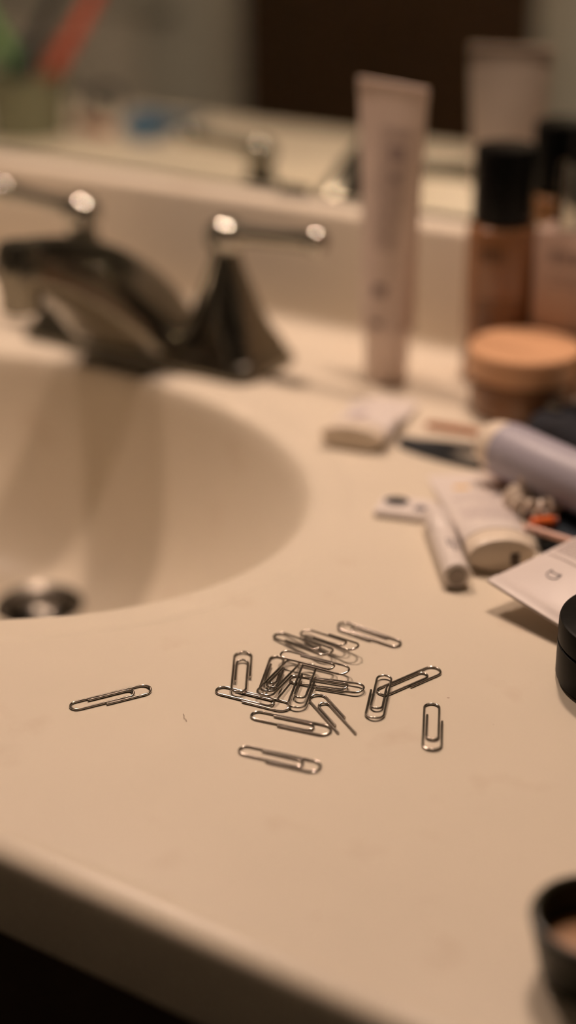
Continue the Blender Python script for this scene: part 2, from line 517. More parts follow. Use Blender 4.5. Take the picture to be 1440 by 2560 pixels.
# spout: lofted along the ridge
sp_top = [(0.036, 0.010), (0.026, 0.024), (0.010, 0.042), (-0.012, 0.060), (-0.040, 0.076), (-0.072, 0.088), (-0.100, 0.0945), (-0.118, 0.0955), (-0.130, 0.0905)]
sp_bot = [(-0.031, 0.006), (-0.037, 0.008), (-0.044, 0.011), (-0.053, 0.017), (-0.062, 0.025), (-0.078, 0.041), (-0.102, 0.059), (-0.121, 0.068), (-0.131, 0.074)]
sp_w = [0.048, 0.048, 0.047, 0.044, 0.038, 0.030, 0.022, 0.0165, 0.012]
sp_n = [0.020, 0.017, 0.014, 0.012, 0.0115, 0.0115, 0.0120, 0.0125, 0.010]


def interp(a, n):
    out = []
    K = len(a) - 1
    for i in range(n):
        t = i / (n - 1) * K
        k = min(int(t), K - 1)
        u = t - k
        p0, p1, p2, p3 = a[max(k - 1, 0)], a[k], a[k + 1], a[min(k + 2, K)]
        out.append(tuple(0.5 * (2 * b + (c - a_) * u + (2 * a_ - 5 * b + 4 * c - d) * u * u + (3 * b - a_ - 3 * c + d) * u ** 3) for a_, b, c, d in zip(p0, p1, p2, p3)))
    return out


st, sb_, sw = interp(sp_top, 30), interp(sp_bot, 30), interp(list(zip(sp_w, sp_n)), 30)
rs = []
for (ty, tz), (by, bz), (w, wn) in zip(st, sb_, sw):
    ring = []
    for i in range(32):
        a = 2 * math.pi * i / 32
        ca, sa = math.cos(a), math.sin(a)
        e = 0.72
        tt = (math.copysign(abs(sa) ** e, sa) + 1) / 2
        cx_ = math.copysign(abs(ca) ** e, ca) * (w + (wn - w) * tt ** 0.8)
        ring.append((cx_, by + (ty - by) * tt, bz + (tz - bz) * tt))
    rs.append(ring)
spo = MB().rings(rs).build('spout', M_CHROME_DULL, fa, sharp=60)
MB().lathe([(0.0105, 0.058), (0.0115, 0.059), (0.0115, 0.070), (0.0125, 0.072), (0.0125, 0.090), (0.010, 0.096), (0.004, 0.0975)], 28, c=(0, -0.1215, 0)).build('aerator', M_CHROME_DULL, spo)

# ------------------------------------------------------------------ paper clips
CLIPS = [
    ((-0.0742, -0.0576, 0.0005), (-0.0565, -0.0291, 0.0005), -1, 'silver paper clip lying alone to the left of the pile'),
    ((-0.0238, -0.0151, 0.0018), (-0.0413, 0.0135, 0.0005), -1, 'upright silver paper clip at the left of the pile, its lower end on another clip'),
    ((-0.0344, -0.0168, 0.0005), (-0.002, -0.0128, 0.0005), -1, 'paper clip at the lower left of the pile, under the end of an upright clip'),
    ((-0.0127, -0.0248, 0.0005), (0.0199, -0.0186, 0.0005), -1, 'paper clip at the pile\'s front edge, its right end touching the broken clip'),
    ((-0.0034, -0.047, 0.0005), (0.029, -0.0412, 0.0005), -1, 'paper clip nearest the counter\'s front edge, alone below the pile'),
    ((0.0109, 0.0517, 0.0005), (-0.0196, 0.0535, 0.0010), 1, 'paper clip farthest back, alone at the upper right of the pile'),
    ((-0.0382, 0.0335, 0.0005), (-0.0073, 0.027, 0.0035), 1, 'left one of two hooked paper clips behind the pile'),
    ((-0.0288, 0.0397, 0.0016), (0.0009, 0.0336, 0.0052), 1, 'right one of two hooked paper clips behind the pile, its round end raised'),
    ((-0.0245, 0.0149, 0.0042), (0.0061, 0.0185, 0.0034), -1, 'raised paper clip lying across the tops of the slanted clips'),
    ((-0.0179, 0.0174, 0.0018), (-0.0132, -0.0155, 0.004), 1, 'slanted paper clip in the pile\'s centre left, over another slanted clip'),
    ((-0.0269, 0.0186, 0.0005), (-0.0142, -0.0103, 0.0026), 1, 'mostly covered paper clip under the slanted one at centre left'),
    ((-0.0103, 0.0168, 0.003), (0.0002, -0.0128, 0.0012), 1, 'slanted paper clip on top in the pile\'s middle, crossing a level clip'),
    ((-0.0142, 0.0051, 0.0005), (0.0161, 0.0132, 0.0014), -1, 'level paper clip running right from under the pile\'s topmost slanted clip'),
    ((0.0275, -0.0171, 0.0005), (0.0006, 0.0004, 0.0005), -1, 'broken paper clip with open wire ends pointing to the lower right'),
    ((0.017, 0.0267, 0.0014), (0.0292, -0.003, 0.0008), -1, 'upright paper clip right of the pile, hooked onto a slanted clip'),
    ((0.0221, 0.0141, 0.0005), (0.0329, 0.0441, 0.0005), -1, 'slanted paper clip at the right, threaded through an upright clip'),
    ((0.0431, 0.0196, 0.0005), (0.0577, -0.01, 0.0005), 1, 'upright paper clip lying alone at the far right of the pile'),
]


def arc(cx, cy, r, a0, a1, n=12):
    return [(cx + r * math.cos(math.radians(a0 + (a1 - a0) * i / n)), cy + r * math.sin(math.radians(a0 + (a1 - a0) * i / n))) for i in range(n + 1)]


def clip_path(L, W=0.0070, g=0.00125, wr=0.00048, j=0.0, broken=False):
    L = L - 2 * wr
    r1 = W / 2
    r2_ = (W - g) / 2
    r3 = (W - 2 * g) / 2
    outer = [(0.39 * L + j, r1)] + arc(L - r1, 0, r1, 90, -90, 14)
    send = arc(r2_, -r1 + r2_, r2_, 270, 90, 14)
    inner = arc(0.785 * L - r3, r1 - g - r3, r3, 90, -90, 14) + [(0.25 * L - j, -r1 + g)]
    if broken:
        return [outer + [(0.10 * L, -r1)], [(0.0, r1 - g)] + inner]
    return [outer + send + inner]


def densify(pts, step=0.002):
    out = [pts[0]]
    for a, b in zip(pts, pts[1:]):
        d = math.dist(a, b)
        k = max(1, int(d / step))
        for i in range(1, k + 1):
            out.append((a[0] + (b[0] - a[0]) * i / k, a[1] + (b[1] - a[1]) * i / k))
    return out


WR = 0.00048
for idx, (S, B, side, lab) in enumerate(CLIPS):
    S, B = Vector(S), Vector(B)
    ex = (B - S).normalized()
    ey = Vector((0, 0, 1)).cross(ex).normalized() * side
    ez = ex.cross(ey)
    if ez.z < 0: ez = -ez
    L = (B - S).length
    rnd = random.Random(idx)
    j = rnd.uniform(-0.0008, 0.0008)
    mb = MB()
    lift = rnd.uniform(0.0, 0.0006)
    for path in clip_path(L, j=j, broken=(idx == 13)):
        pts = [ex * (x - L / 2 + WR) + ey * y + ez * (lift * sm(0.0, 0.004, 0.0032 - abs(y)) * sm(0.1, 0.5, x / L)) for x, y in densify(path)]
        mb.sweep(pts, WR, 10)
    o = mb.build('paper_clip', M_WIRE, None, sharp=60)
    o.location = (S + B) / 2 + Vector((0, 0, CT))
    tag(o, lab, 'paper clip', 'paper clips scattered on the counter')


# ------------------------------------------------------------------ cosmetic tubes
class Tube:
    """loft along local x from the cap end (0) to the crimp end (L)"""

    def __init__(self, L, w0, h0, wc, xs, rest=True, p=1.0, wob=0.0, seed=0):
        self.L, self.w0, self.h0, self.wc, self.xs, self.rest, self.p = L, w0, h0, wc, xs, rest, p
        self.wob, self.seed = wob, seed

    def wh(self, x):
        t = min(1, max(0, (x - self.xs) / (self.L - 0.007 - self.xs)))
        t2 = t ** self.p
        h = self.h0 * (1 - t2) + 0.0007 * t2
        w = self.w0 + (self.wc - self.w0) * t ** 0.9
        return w, h

    def pt(self, x, a, off=0.0):
        w, h = self.wh(x)
        zc = h if self.rest else 0.0
        dz = 0
        if self.wob:
            t = x / self.L
            dz = self.wob * (math.sin(t * 9 + self.seed) * math.cos(a * 1.0) + 0.6 * math.sin(t * 17 + a * 2 + self.seed)) * sm(0.05, 0.3, t)
            zc += abs(self.wob) * sm(0.1, 0.5, t) * 1.5
        return Vector((x, (w + off) * math.cos(a), zc + (h + off) * math.sin(a) + dz))

    def body(self, x0, n=40, k=26):
        rs = []
        for i in range(k + 1):
            x = x0 + (self.L - x0) * i / k
            rs.append([self.pt(x, 2 * math.pi * q / n) for q in range(n)])
        return MB().rings(rs)

    def patch(self, mb, x0, x1, a0, a1, off=0.00012, nx=1, na=3):
        vs_, fs = [], []
        for i in range(nx + 1):
            for q in range(na + 1):
                vs_.append(self.pt(x0 + (x1 - x0) * i / nx, a0 + (a1 - a0) * q / na, off))
        for i in range(nx):
            for q in range(na):
                a = i * (na + 1) + q
                fs.append((a, a + 1, a + na + 2, a + na + 1))
        mb.add(vs_, fs)


def text_rows(mb, put, u0, u1, v0, v1, rows, th=0.55, rnd=None, gap=0.12, wmin=0.05, wmax=0.16, fill=1.0):
    """rows of word-like dashes; u runs along a row, v from row to row"""
    rnd = rnd or random
    for r in range(rows):
        va = v0 + (v1 - v0) * r / rows
        vb = va + (v1 - v0) / rows * th
        u = 0.0
        end = fill * (1.0 if r < rows - 1 else rnd.uniform(0.4, 0.8))
        while u < end:
            w = rnd.uniform(wmin, wmax)
            put(mb, u0 + (u1 - u0) * u, u0 + (u1 - u0) * min(u + w, end), va, vb)
            u += w + gap * rnd.uniform(0.2, 0.35)


# --- standing blush tube
t1 = thing('cosmetic_tube', 'tall blush cosmetic tube standing on its cap by the backsplash', 'tube', (-0.149, 0.329, 0.0), (0, 0, math.radians(-14.5)))
Mst = Matrix(((0, 1, 0, 0), (0, 0, -1, 0), (1, 0, 0, 0), (0, 0, 0, 1)))   # (x,y,z)->(y,-z,x)
T1 = Tube(0.1735, 0.0160, 0.0158, 0.0265, 0.040, rest=False, p=1.0)
body = T1.body(0.032)
body.v = [tuple(Mst @ Vector(p)) for p in body.v]
b1 = body.build('tube_body', M_PINKWHITE, t1)
MB().lathe([(0.0118, 0), (0.0124, 0.0008), (0.0135, 0.029), (0.0150, 0.031), (0.0158, 0.0325)], 40).build('cap', M_PINKWHITE, t1)
cr = MB()
for k, (xa, xb) in enumerate(((0.1672, 0.1684), (0.1696, 0.1708), (0.172, 0.1732))):
    vsx = []
    for x in (xa, xb):
        vsx.append([(0.0263 * s_, -q, x) for s_, q in ((-1, -0.0010), (1, -0.0010), (1, 0.0010), (-1, 0.0010))])
    cr.rings(vsx)
tag(cr.build('crimp_ridges', M_PINKWHITE, b1))
pm = MB()
rn = random.Random(3)


def put_t1(mb_, ua, ub, va, vb):      # u along x (downwards), v angle
    T1.patch(mb_, ua, ub, va, vb, nx=3, na=1)


A0 = math.radians(52)
text_rows(pm, put_t1, 0.150, 0.082, A0, A0 + math.radians(52), 9, 0.4, rn, 0.06)
T1.patch(pm, 0.055, 0.062, A0 + .1, A0 + .62)
T1.patch(pm, 0.037, 0.041, A0 + .1, A0 + .55)
T1.patch(pm, 0.132, 0.140, A0 + .1, A0 + .5)
T1.patch(pm, 0.120, 0.125, A0 + .15, A0 + .45)
pm.v = [tuple(Mst @ Vector(p)) for p in pm.v]
pm.build('print', M_INK_SOFT, b1)

# --- foundation bottle
bt = thing('foundation_bottle', 'brown foundation bottle with a black cap against the backsplash', 'bottle', (-0.0950, 0.3648, 0))
bb = MB().lathe([(0.0185, 0), (0.0198, 0.001), (0.0203, 0.003), (0.0203, 0.090), (0.0196, 0.0935), (0.0165, 0.0955)], 48).build('bottle_body', M_BOTTLE, bt)
MB().lathe([(0.0168, 0.0958), (0.0174, 0.0966), (0.0174, 0.1360), (0.0168, 0.1382), (0.0150, 0.1388)], 48).build('cap', M_BLACK, bt)
pb = MB()


def put_cyl(R, cx=0, cy=0):
    def put(mb_, ua, ub, va, vb):
        vs_, fs = [], []
        K = 4
        for i in range(K + 1):
            a = ua + (ub - ua) * i / K
            vs_ += [(cx + R * math.cos(a), cy + R * math.sin(a), va), (cx + R * math.cos(a), cy + R * math.sin(a), vb)]
        for i in range(K):
            fs.append((2 * i, 2 * i + 2, 2 * i + 3, 2 * i + 1))
        mb_.add(vs_, fs)
    return put


AC = math.radians(-57)     # towards the viewer
text_rows(pb, put_cyl(0.02045), AC - 0.75, AC + 0.65, 0.084, 0.074, 1, 0.8, rn, 0.15, 0.08, 0.13)
text_rows(pb, put_cyl(0.02045), AC - 0.70, AC + 0.60, 0.054, 0.034, 4, 0.6, rn, 0.10, 0.08, 0.2)
pb.build('print', M_INK_BROWN, bb)

# --- carton and silver bottle on it
bx = thing('cosmetic_carton', 'blush cardboard carton standing against the backsplash at the right', 'box', (-0.0335, 0.3722, 0))
bo = MB().rbox(0.076, 0.0262, 0.0950, r=0.0008, e=0.0006).build('carton_body', M_BOX, bx)
pc = MB()


def put_box(mb_, ua, ub, va, vb):
    mb_.add([(ua, -0.0132, va), (ub, -0.0132, va), (ub, -0.0132, vb), (ua, -0.0132, vb)], [(0, 1, 2, 3)])


text_rows(pc, put_box, -0.029, 0.030, 0.0845, 0.0765, 1, 0.9, rn, 0.1, 0.06, 0.1)
text_rows(pc, put_box, -0.029, 0.024, 0.0700, 0.062, 2, 0.45, rn, 0.1, 0.06, 0.14)
pc.build('print', M_INK_SOFT, bo)
MB().rbox(0.068, 0.0006, 0.0012, r=0.0002, e=0.0001, c=(0, -0.0130, 0.0915)).build('lid_flap', M_BOX, bo)
sv = thing('spray_bottle', 'small silver bottle with a black cap on top of the carton', 'bottle', (-0.0530, 0.3722, 0.0950))
MB().lathe([(0.0108, 0), (0.0116, 0.001), (0.0118, 0.003), (0.0118, 0.034), (0.0108, 0.0375), (0.006, 0.039)], 36).build('bottle_body', M_CHROME, sv)
MB().lathe([(0.0050, 0.038), (0.0062, 0.0395), (0.0062, 0.056), (0.0050, 0.058)], 28).build('cap', M_BLACK, sv)

# --- round jar with peach lid
jr = thing('cream_jar', 'round brown cream jar with a peach lid', 'jar', (-0.0592, 0.3255, 0))
MB().lathe([(0.0270, 0), (0.0290, 0.001), (0.0300, 0.004), (0.0300, 0.019), (0.0285, 0.0225)], 56).build('jar_body', M_AMBER, jr)
MB().lathe([(0.0300, 0.0228), (0.0313, 0.0234), (0.0314, 0.0245), (0.0314, 0.0372), (0.0306, 0.0383), (0.0, 0.0383)], 56).build('lid', M_PEACH, jr)


# --- lying tubes
def lying(name, label, near, far, T, cap_len, mt, mcap, lift=0.0, pitch=0.0, roll=0.0):
    d = Vector(far) - Vector(near)
    ang = math.atan2(d.y, d.x)
    o = thing(name, label, 'tube', (near[0], near[1], lift))
    o.rotation_euler = Euler((roll, -pitch, ang), 'XYZ')
    b = T.body(cap_len + 0.0006).build('tube_body', mt, o)
    rs = []
    n = 44
    for x, k in ((0.0, 0.84), (0.0004, 0.95), (0.0016, 1.0), (cap_len - 0.0008, 1.0), (cap_len, 0.97)):
        w, h = T.wh(0.0)
        zc = h if T.rest else 0
        rs.append([(x, w * k * 1.01 * math.cos(2 * math.pi * i / n), zc + h * k * 1.01 * math.sin(2 * math.pi * i / n)) for i in range(n)])
    c = MB().rings(rs).build('cap', mcap, o)
    return o, b, c


# white tube with oval cap facing the camera
TB = Tube(0.108, 0.0152, 0.0082, 0.0182, 0.014)
tb, tbb, tbc = lying('cosmetic_tube', 'flat white tube lying with its oval cap towards the camera beside a lip balm', (0.0177, 0.1347), (-0.0451, 0.2227), TB, 0.013, M_WHITE, M_CREAM)
pm = MB()


def put_TB(mb_, ua, ub, va, vb):
    TB.patch(mb_, va, vb, ua, ub, nx=1, na=3)


text_rows(pm, put_TB, math.radians(150), math.radians(45), 0.050, 0.026, 6, 0.35, rn, 0.10, 0.06, 0.2)
text_rows(pm, put_TB, math.radians(150), math.radians(45), 0.068, 0.056, 3, 0.35, rn, 0.10, 0.06, 0.2)
pm.build('print', mat('pale_lilac_ink', (0.55, 0.46, 0.47), rough=0.6), tbb)
pm = MB()
TB.patch(pm, 0.0855, 0.092, math.radians(138), math.radians(112), nx=2)
pm.build('emblem', mat('tan_ink', (0.36, 0.22, 0.15), rough=0.6), tbb)
pm = MB()
TB.patch(pm, 0.083, 0.089, math.radians(88), math.radians(62), nx=2)
pm.build('emblem', M_INK_YELLOW, tbb)
cm_ = MB()
cm_.rbox(0.0010, 0.004, 0.0060, r=0.0003, e=0.0002, c=(-0.0003, -0.006, 0.0035))
cm_.build('thumb_notch', mat('dark_notch', (0.10, 0.07, 0.05), rough=0.5), tbc)

# small crumpled tube near the faucet
TM = Tube(0.070, 0.0178, 0.0066, 0.0165, 0.010, wob=0.0018, seed=1.3, p=0.8)
tm, tmb, tmc = lying('cosmetic_tube', 'small crumpled white tube lying in front of the standing blush tube', (-0.1115, 0.2225), (-0.1255, 0.292), TM, 0.010, M_WHITE, M_CREAM)
pm = MB()
TM.patch(pm, 0.052, 0.066, math.radians(20), math.radians(45), nx=3)
TM.patch(pm, 0.024, 0.034, math.radians(45), math.radians(85), nx=3)
pm.build('print', mat('pale_mauve_ink', (0.40, 0.32, 0.36), rough=0.6), tmb)

# big glossy tube with cat-face mark
TJ = Tube(0.118, 0.0185, 0.0090, 0.0232, 0.022, rest=False, p=2.2)
crimp_c = Vector((0.0249, 0.1006, 0.0125)) + Vector((0.968, -0.25, -0.105)) * 0.0232
ax = Vector((0.315, 0.942, 0.070)).normalized()          # from crimp to cap
ey = Vector((0.968, -0.25, -0.105))
ey = (ey - ax * ey.dot(ax)).normalized()
cap_c = crimp_c + ax * TJ.L
tj = thing('cosmetic_tube', 'glossy white tube with a cat-face mark propped beside the black jar', 'tube', cap_c)
ex_ = -ax
ez_ = ex_.cross(-ey)
if ez_.z < 0:
    ez_ = -ez_
ey_ = ez_.cross(ex_)
mj = Matrix((ex_, ey_, ez_)).transposed()
tj.rotation_euler = mj.to_euler()
tjb = TJ.body(0.0206, k=34).build('tube_body', M_WHITE_GLOSS, tj)
MB().lathe([(0.0145, 0), (0.0155, 0.001), (0.0160, 0.019), (0.0155, 0.020)], 40, M=Matrix.Scale(0.62, 4, (0, 0, 1)) @ Matrix.Rotation(math.radians(90), 4, 'Y')).build('cap', M_WHITE, tj)
MB().rbox(0.0062, 0.0462, 0.0017, r=0.0004, e=0.0004, c=(TJ.L - 0.0031, 0, -0.00085)).build('crimp', M_WHITE_GLOSS, tjb)
# local y points left or right of the writing; writing rows run across the tube
sgn = 1 if ey_.dot(Vector((0.846, 0.534, 0))) > 0 else -1
pm = MB()


def ptj(xd, y):      # xd: distance from crimp edge, y across (viewer's left to right)
    x = TJ.L - xd
    w, h = TJ.wh(x)
    yy = max(-1, min(1, y / w)) * sgn
    a = math.acos(yy)
    return TJ.pt(x, a, 0.00012)


def put_TJ(mb_, ua, ub, va, vb):
    vs_, fs = [], []
    for i in range(4):
        u = ua + (ub - ua) * i / 3
        vs_ += [ptj(va, u), ptj(vb, u)]
    for i in range(3):
        fs.append((2 * i, 2 * i + 2, 2 * i + 3, 2 * i + 1))
    mb_.add(vs_, fs)


text_rows(pm, put_TJ, -0.0175, 0.014, 0.0330, 0.0318, 1, 0.9, rn, 0.05, 0.02, 0.06)
text_rows(pm, put_TJ, -0.0175, 0.014, 0.0560, 0.0350, 13, 0.42, rn, 0.06, 0.03, 0.10)
text_rows(pm, put_TJ, -0.0165, 0.013, 0.0760, 0.0600, 9, 0.42, rn, 0.06, 0.03, 0.10)
pm.build('print', mat('fine_print_ink', (0.38, 0.30, 0.28), rough=0.6), tjb)
em = MB()


def ptj3(xd, y):
    return ptj(xd, y) + Vector((0, 0, 0.0001))


def stroke(mb_, pts, w=0.00022):
    mb_.sweep([ptj3(a, b) for a, b in pts], w, 5)


ECX, ECY = 0.0225, -0.0050      # emblem centre: distance from crimp edge, across
face = [(ECX - 0.0013 + 0.0019 * math.sin(t), ECY + 0.0028 * math.cos(t)) for t in [math.pi + math.pi * i / 16 for i in range(17)]]
stroke(em, face)
stroke(em, [(ECX - 0.0013, ECY - 0.0028), (ECX + 0.0014, ECY - 0.0027), (ECX + 0.0004, ECY - 0.0010), (ECX + 0.0004, ECY + 0.0010), (ECX + 0.0014, ECY + 0.0027), (ECX - 0.0013, ECY + 0.0028)])
for s_ in (-1, 1):
    em.add([ptj3(ECX + 0.0015, ECY + s_ * 0.0028), ptj3(ECX + 0.0002, ECY + s_ * 0.0012), ptj3(ECX - 0.0001, ECY + s_ * 0.0028)], [(0, 1, 2)])
em.build('emblem', M_INK, tjb)

# ------------------------------------------------------------------ lip balm
lb0, lb1 = Vector((0.0076, 0.1101, 0)), Vector((-0.0297, 0.1613, 0))
d = lb1 - lb0
lb = thing('lip_balm', 'slim white lip balm stick lying beside the flat white tube', 'lip balm', (lb0.x, lb0.y, 0.0062))
lb.rotation_euler = Euler((0, 0, math.atan2(d.y, d.x)))
MX = Matrix.Rotation(math.radians(90), 4, 'Y')
lbb = MB().lathe([(0.0052, 0), (0.0060, 0.0006), (0.0061, 0.002), (0.0061, 0.040)], 32, M=MX).build('barrel', M_WHITE, lb)
MB().lathe([(0.0058, 0.0404), (0.0062, 0.041), (0.0062, 0.062), (0.0056, 0.063)], 32, M=MX).build('cap', M_WHITE, lb)
MB().lathe([(0.0036, -0.0006), (0.0040, -0.0003), (0.0040, 0.0004)], 24, M=MX).build('twist_base', mat('grey_plastic', (0.40, 0.34, 0.29), rough=0.5), lb)
pm = MB()


def put_lb(mb_, ua, ub, va, vb):
    vs_, fs = [], []
    for i in range(4):
        a = va + (vb - va) * i / 3
        for x in (ua, ub):
            vs_.append((x, 0.00622 * math.cos(a), 0.00622 * math.sin(a)))
    for i in range(3):
        fs.append((2 * i, 2 * i + 1, 2 * i + 3, 2 * i + 2))
    mb_.add(vs_, fs)


text_rows(pm, put_lb, 0.026, 0.014, math.radians(125), math.radians(70), 3, 0.55, rn, 0.3, 0.12, 0.3)
pm.build('print', M_INK, lbb)

# ------------------------------------------------------------------ small white packet with black mark
pk = thing('sample_packet', 'small white packet with a black oval mark behind the lip balm', 'packet', (-0.0490, 0.1690, 0), (0, 0, math.radians(14)))
rs = []
for z, k in ((0.0, 0.93), (0.0012, 1.0), (0.0026, 0.98), (0.0040, 0.84)):
    rs.append(rr_ring(0.0150 * k, 0.0105 * k, 0.003 * k, z))
pkb = MB().rings(rs).build('packet_body', M_WHITE, pk)
pm = MB()
pm.add([(-0.0058 + 0.0062 * math.cos(2 * math.pi * i / 24), 0.0030 + 0.0052 * math.sin(2 * math.pi * i / 24), 0.00415) for i in range(24)], [tuple(range(24))])
pm.build('black_oval', M_INK_BLACK, pkb)
pm = MB()
pm.add([(0.0072 + 0.0032 * math.cos(2 * math.pi * i / 20), -0.0022 + 0.0032 * math.sin(2 * math.pi * i / 20), 0.00415) for i in range(20)], [tuple(range(20))])
pm.build('grey_mark', M_INK, pkb)

# ------------------------------------------------------------------ tweezers, hairpin, pencils
tw = thing('tweezers', 'dark blue slanted tweezers lying behind the flat white tube', 'tweezers', (-0.0886, 0.2419, 0.0))
for nm, e in (('arm', (0.0395, 0.0125)), ('arm', (0.0470, -0.0055))):
    rs = []
    K = 14
    for i in range(K + 1):
        t = i / K
        bow = math.sin(t * math.pi) * 0.0022 * (1 if e[1] > 0 else -1)
        c = Vector((e[0] * t, e[1] * t + bow, 0.0015))
        wd = 0.0030 * (1 - 0.60 * t) + 0.0008
        dirv = Vector((e[0], e[1], 0)).normalized()
        nv = Vector((-dirv.y, dirv.x, 0))
        rs.append([c + nv * wd + Vector((0, 0, -0.0015)), c + nv * wd + Vector((0, 0, 0.0024)), c - nv * wd + Vector((0, 0, 0.0024)), c - nv * wd + Vector((0, 0, -0.0015))])
    MB().rings(rs).build(nm, M_NAVY, tw)
MB().rbox(0.016, 0.0085, 0.0044, r=0.003, e=0.0008, c=(0.004, 0.0008, 0.0), M=Matrix.Rotation(math.radians(6), 4, 'Z')).build('joined_end', M_NAVY, tw)


def stick(name, label, cat, a, b, r, mt, mtip=None, tip=0.0, taper=True):
    a, b = Vector(a), Vector(b)
    o = thing(name, label, cat, a)
    v = b - a
    L = v.length
    o.rotation_euler = v.to_track_quat('X', 'Z').to_euler()
    if mtip:
        MB().lathe([(r, tip), (r, L - 0.0006), (r * 0.85, L)], 18, M=MX).build('barrel', mt, o)
        MB().lathe([(r * 0.25, 0), (r * 0.6, tip * 0.35), (r, tip)], 18, M=MX).build('tip', mtip, o)
    else:
        MB().lathe([(r * 0.7, 0), (r, 0.0008), (r, L - 0.0008), (r * 0.7, L)], 18, M=MX).build('barrel', mt, o)
    return o


hp = thing('hair_pin', 'thin copper hairpin lying left of the brown jar', 'hairpin', (-0.0933, 0.2738, 0.0012))
MB().sweep([(0.036, 0.0060, 0), (0.02, 0.0050, 0.0004), (0.004, 0.0030, 0), (0.0, 0.0012, 0), (0.0012, -0.0008, 0), (0.006, -0.0014, 0), (0.02, 0.0006, 0.0004), (0.038, 0.0028, 0)], 0.0013, 10).build('wire', M_COPPER, hp)
MB().sphere(0.0015, (0.038, 0.0028, 0), 14, 8).build('end_bead', M_COPPER, hp)
stick('lip_pencil', 'rust red lip pencil tucked under the lilac roll-on', 'pencil', (-0.0477, 0.2455, 0.0032), (-0.0063, 0.2132, 0.0032), 0.0030, M_RUST, M_COPPER, 0.008)

# ------------------------------------------------------------------ lilac roll-on
ra = Vector((-0.0365, 0.2258, 0.0217))
rb = ra + (Vector((0.0245, 0.2006, 0.0217)) - ra).normalized() * 0.092
ro = thing('roll_on', 'lilac roll-on bottle with a rounded cream cap lying on the clutter', 'bottle', ra)
ro.rotation_euler = (rb - ra).to_track_quat('X', 'Z').to_euler()
MB().lathe([(0.0005, 0), (0.0050, 0.0008), (0.0090, 0.0032), (0.0118, 0.0072), (0.0129, 0.0115), (0.0131, 0.0165)], 40, M=MX).build('cap', M_CREAM, ro)
rbb = MB().lathe([(0.0132, 0.0168), (0.0140, 0.0176), (0.0141, 0.0190), (0.0141, 0.088), (0.0130, 0.0915), (0.009, 0.0925)], 40, M=MX).build('bottle_body', M_LILAC, ro)
pm = MB()


def put_ro(mb_, ua, ub, va, vb):
    vs_, fs = [], []
    for i in range(5):
        a = va + (vb - va) * i / 4
        for x in (ua, ub):
            vs_.append((x, 0.01425 * math.cos(a), 0.01425 * math.sin(a)))
    for i in range(4):
        fs.append((2 * i, 2 * i + 1, 2 * i + 3, 2 * i + 2))
    mb_.add(vs_, fs)


text_rows(pm, put_ro, 0.050, 0.036, math.radians(-60), math.radians(-95), 2, 0.5, rn, 0.3, 0.15, 0.3)
text_rows(pm, put_ro, 0.078, 0.056, math.radians(-40), math.radians(-110), 5, 0.4, rn, 0.2, 0.1, 0.25)
pm.build('print', mat('slate_ink', (0.24, 0.23, 0.27), rough=0.6), rbb)

# ------------------------------------------------------------------ navy pouch, compact, coil tie, orange cap, pink stick
po = thing('zip_pouch', 'dark navy cloth pouch behind the lilac roll-on', 'pouch', (0.012, 0.287, 0), (0, 0, math.radians(-14)))
rs = []
for z, k in ((0.0, 0.90), (0.003, 0.98), (0.009, 1.0), (0.015, 0.90), (0.019, 0.66), (0.0215, 0.36), (0.022, 0.05)):
    n = 56
    rs.append([(0.052 * k * math.copysign(abs(math.cos(2 * math.pi * i / n)) ** .6, math.cos(2 * math.pi * i / n)),
                0.024 * k * math.copysign(abs(math.sin(2 * math.pi * i / n)) ** .6, math.sin(2 * math.pi * i / n)),
                z + 0.0014 * math.sin(i * 0.9 + z * 300) * (1 if z > 0.002 else 0)) for i in range(n)])
pob = MB().rings(rs).build('pouch_body', M_NAVY_CLOTH, po)
MB().rbox(0.088, 0.004, 0.0018, r=0.0015, e=0.0005, c=(0, -0.004, 0.0216)).build('zipper', M_BLACK, pob)
MB().rbox(0.009, 0.004, 0.0015, r=0.0015, e=0.0005, c=(-0.035, -0.008, 0.0206)).build('zipper_pull', M_CHROME, pob)

ca = thing('compact_case', 'flat black compact case under the coiled hair tie', 'case', (0.0265, 0.1925, 0), (0, 0, math.radians(125.6)))
MB().rbox(0.052, 0.038, 0.0034, r=0.006, e=0.0010).build('case_base', M_NAVY, ca)
MB().rbox(0.052, 0.038, 0.0034, r=0.006, e=0.0012, c=(0, 0, 0.0036)).build('case_lid', M_NAVY, ca)
MB().rbox(0.003, 0.010, 0.0030, r=0.001, e=0.0006, c=(-0.0265, 0, 0.0020)).build('clasp', M_CHROME, ca)

co = thing('hair_tie', 'clear coiled plastic hair tie lying on the black case', 'hair tie', (0.0070, 0.1925, 0.0072))
pts = []
NT, NP = 13, 260
for i in range(NP):
    t = 2 * math.pi * i / NP
    rr_ = 0.0105 + 0.0034 * math.cos(NT * t)
    pts.append((rr_ * math.cos(t), rr_ * math.sin(t), 0.0043 + 0.0032 * math.sin(NT * t)))
MB().sweep(pts, 0.0013, 8, closed=True).build('coil', M_CLEAR, co)
MB().sphere(0.0030, (-0.0085, 0.0065, 0.0105), 20, 10).build('bead', M_CLEAR, co)

oc = thing('gloss_cap', 'small bright orange cap on the black case beside the pink stick', 'cap', (0.0155, 0.1700, 0.0099), (0, 0, math.radians(44)))
MB().lathe([(0.0022, 0), (0.0026, 0.0005), (0.0027, 0.0015), (0.0027, 0.0105), (0.0023, 0.0112)], 24, M=MX).build('cap_shell', M_ORANGE, oc)
MB().lathe([(0.0020, 0.0113), (0.0022, 0.0116), (0.0022, 0.0132), (0.0017, 0.0134)], 20, M=MX).build('cap_collar', M_RUST, oc)
stick('makeup_stick', 'thin pink stick lying across the black case corner', 'stick', (0.0125, 0.1668, 0.0092), (0.0420, 0.1632, 0.0092), 0.0017, M_PINK, M_PINK, 0.004)

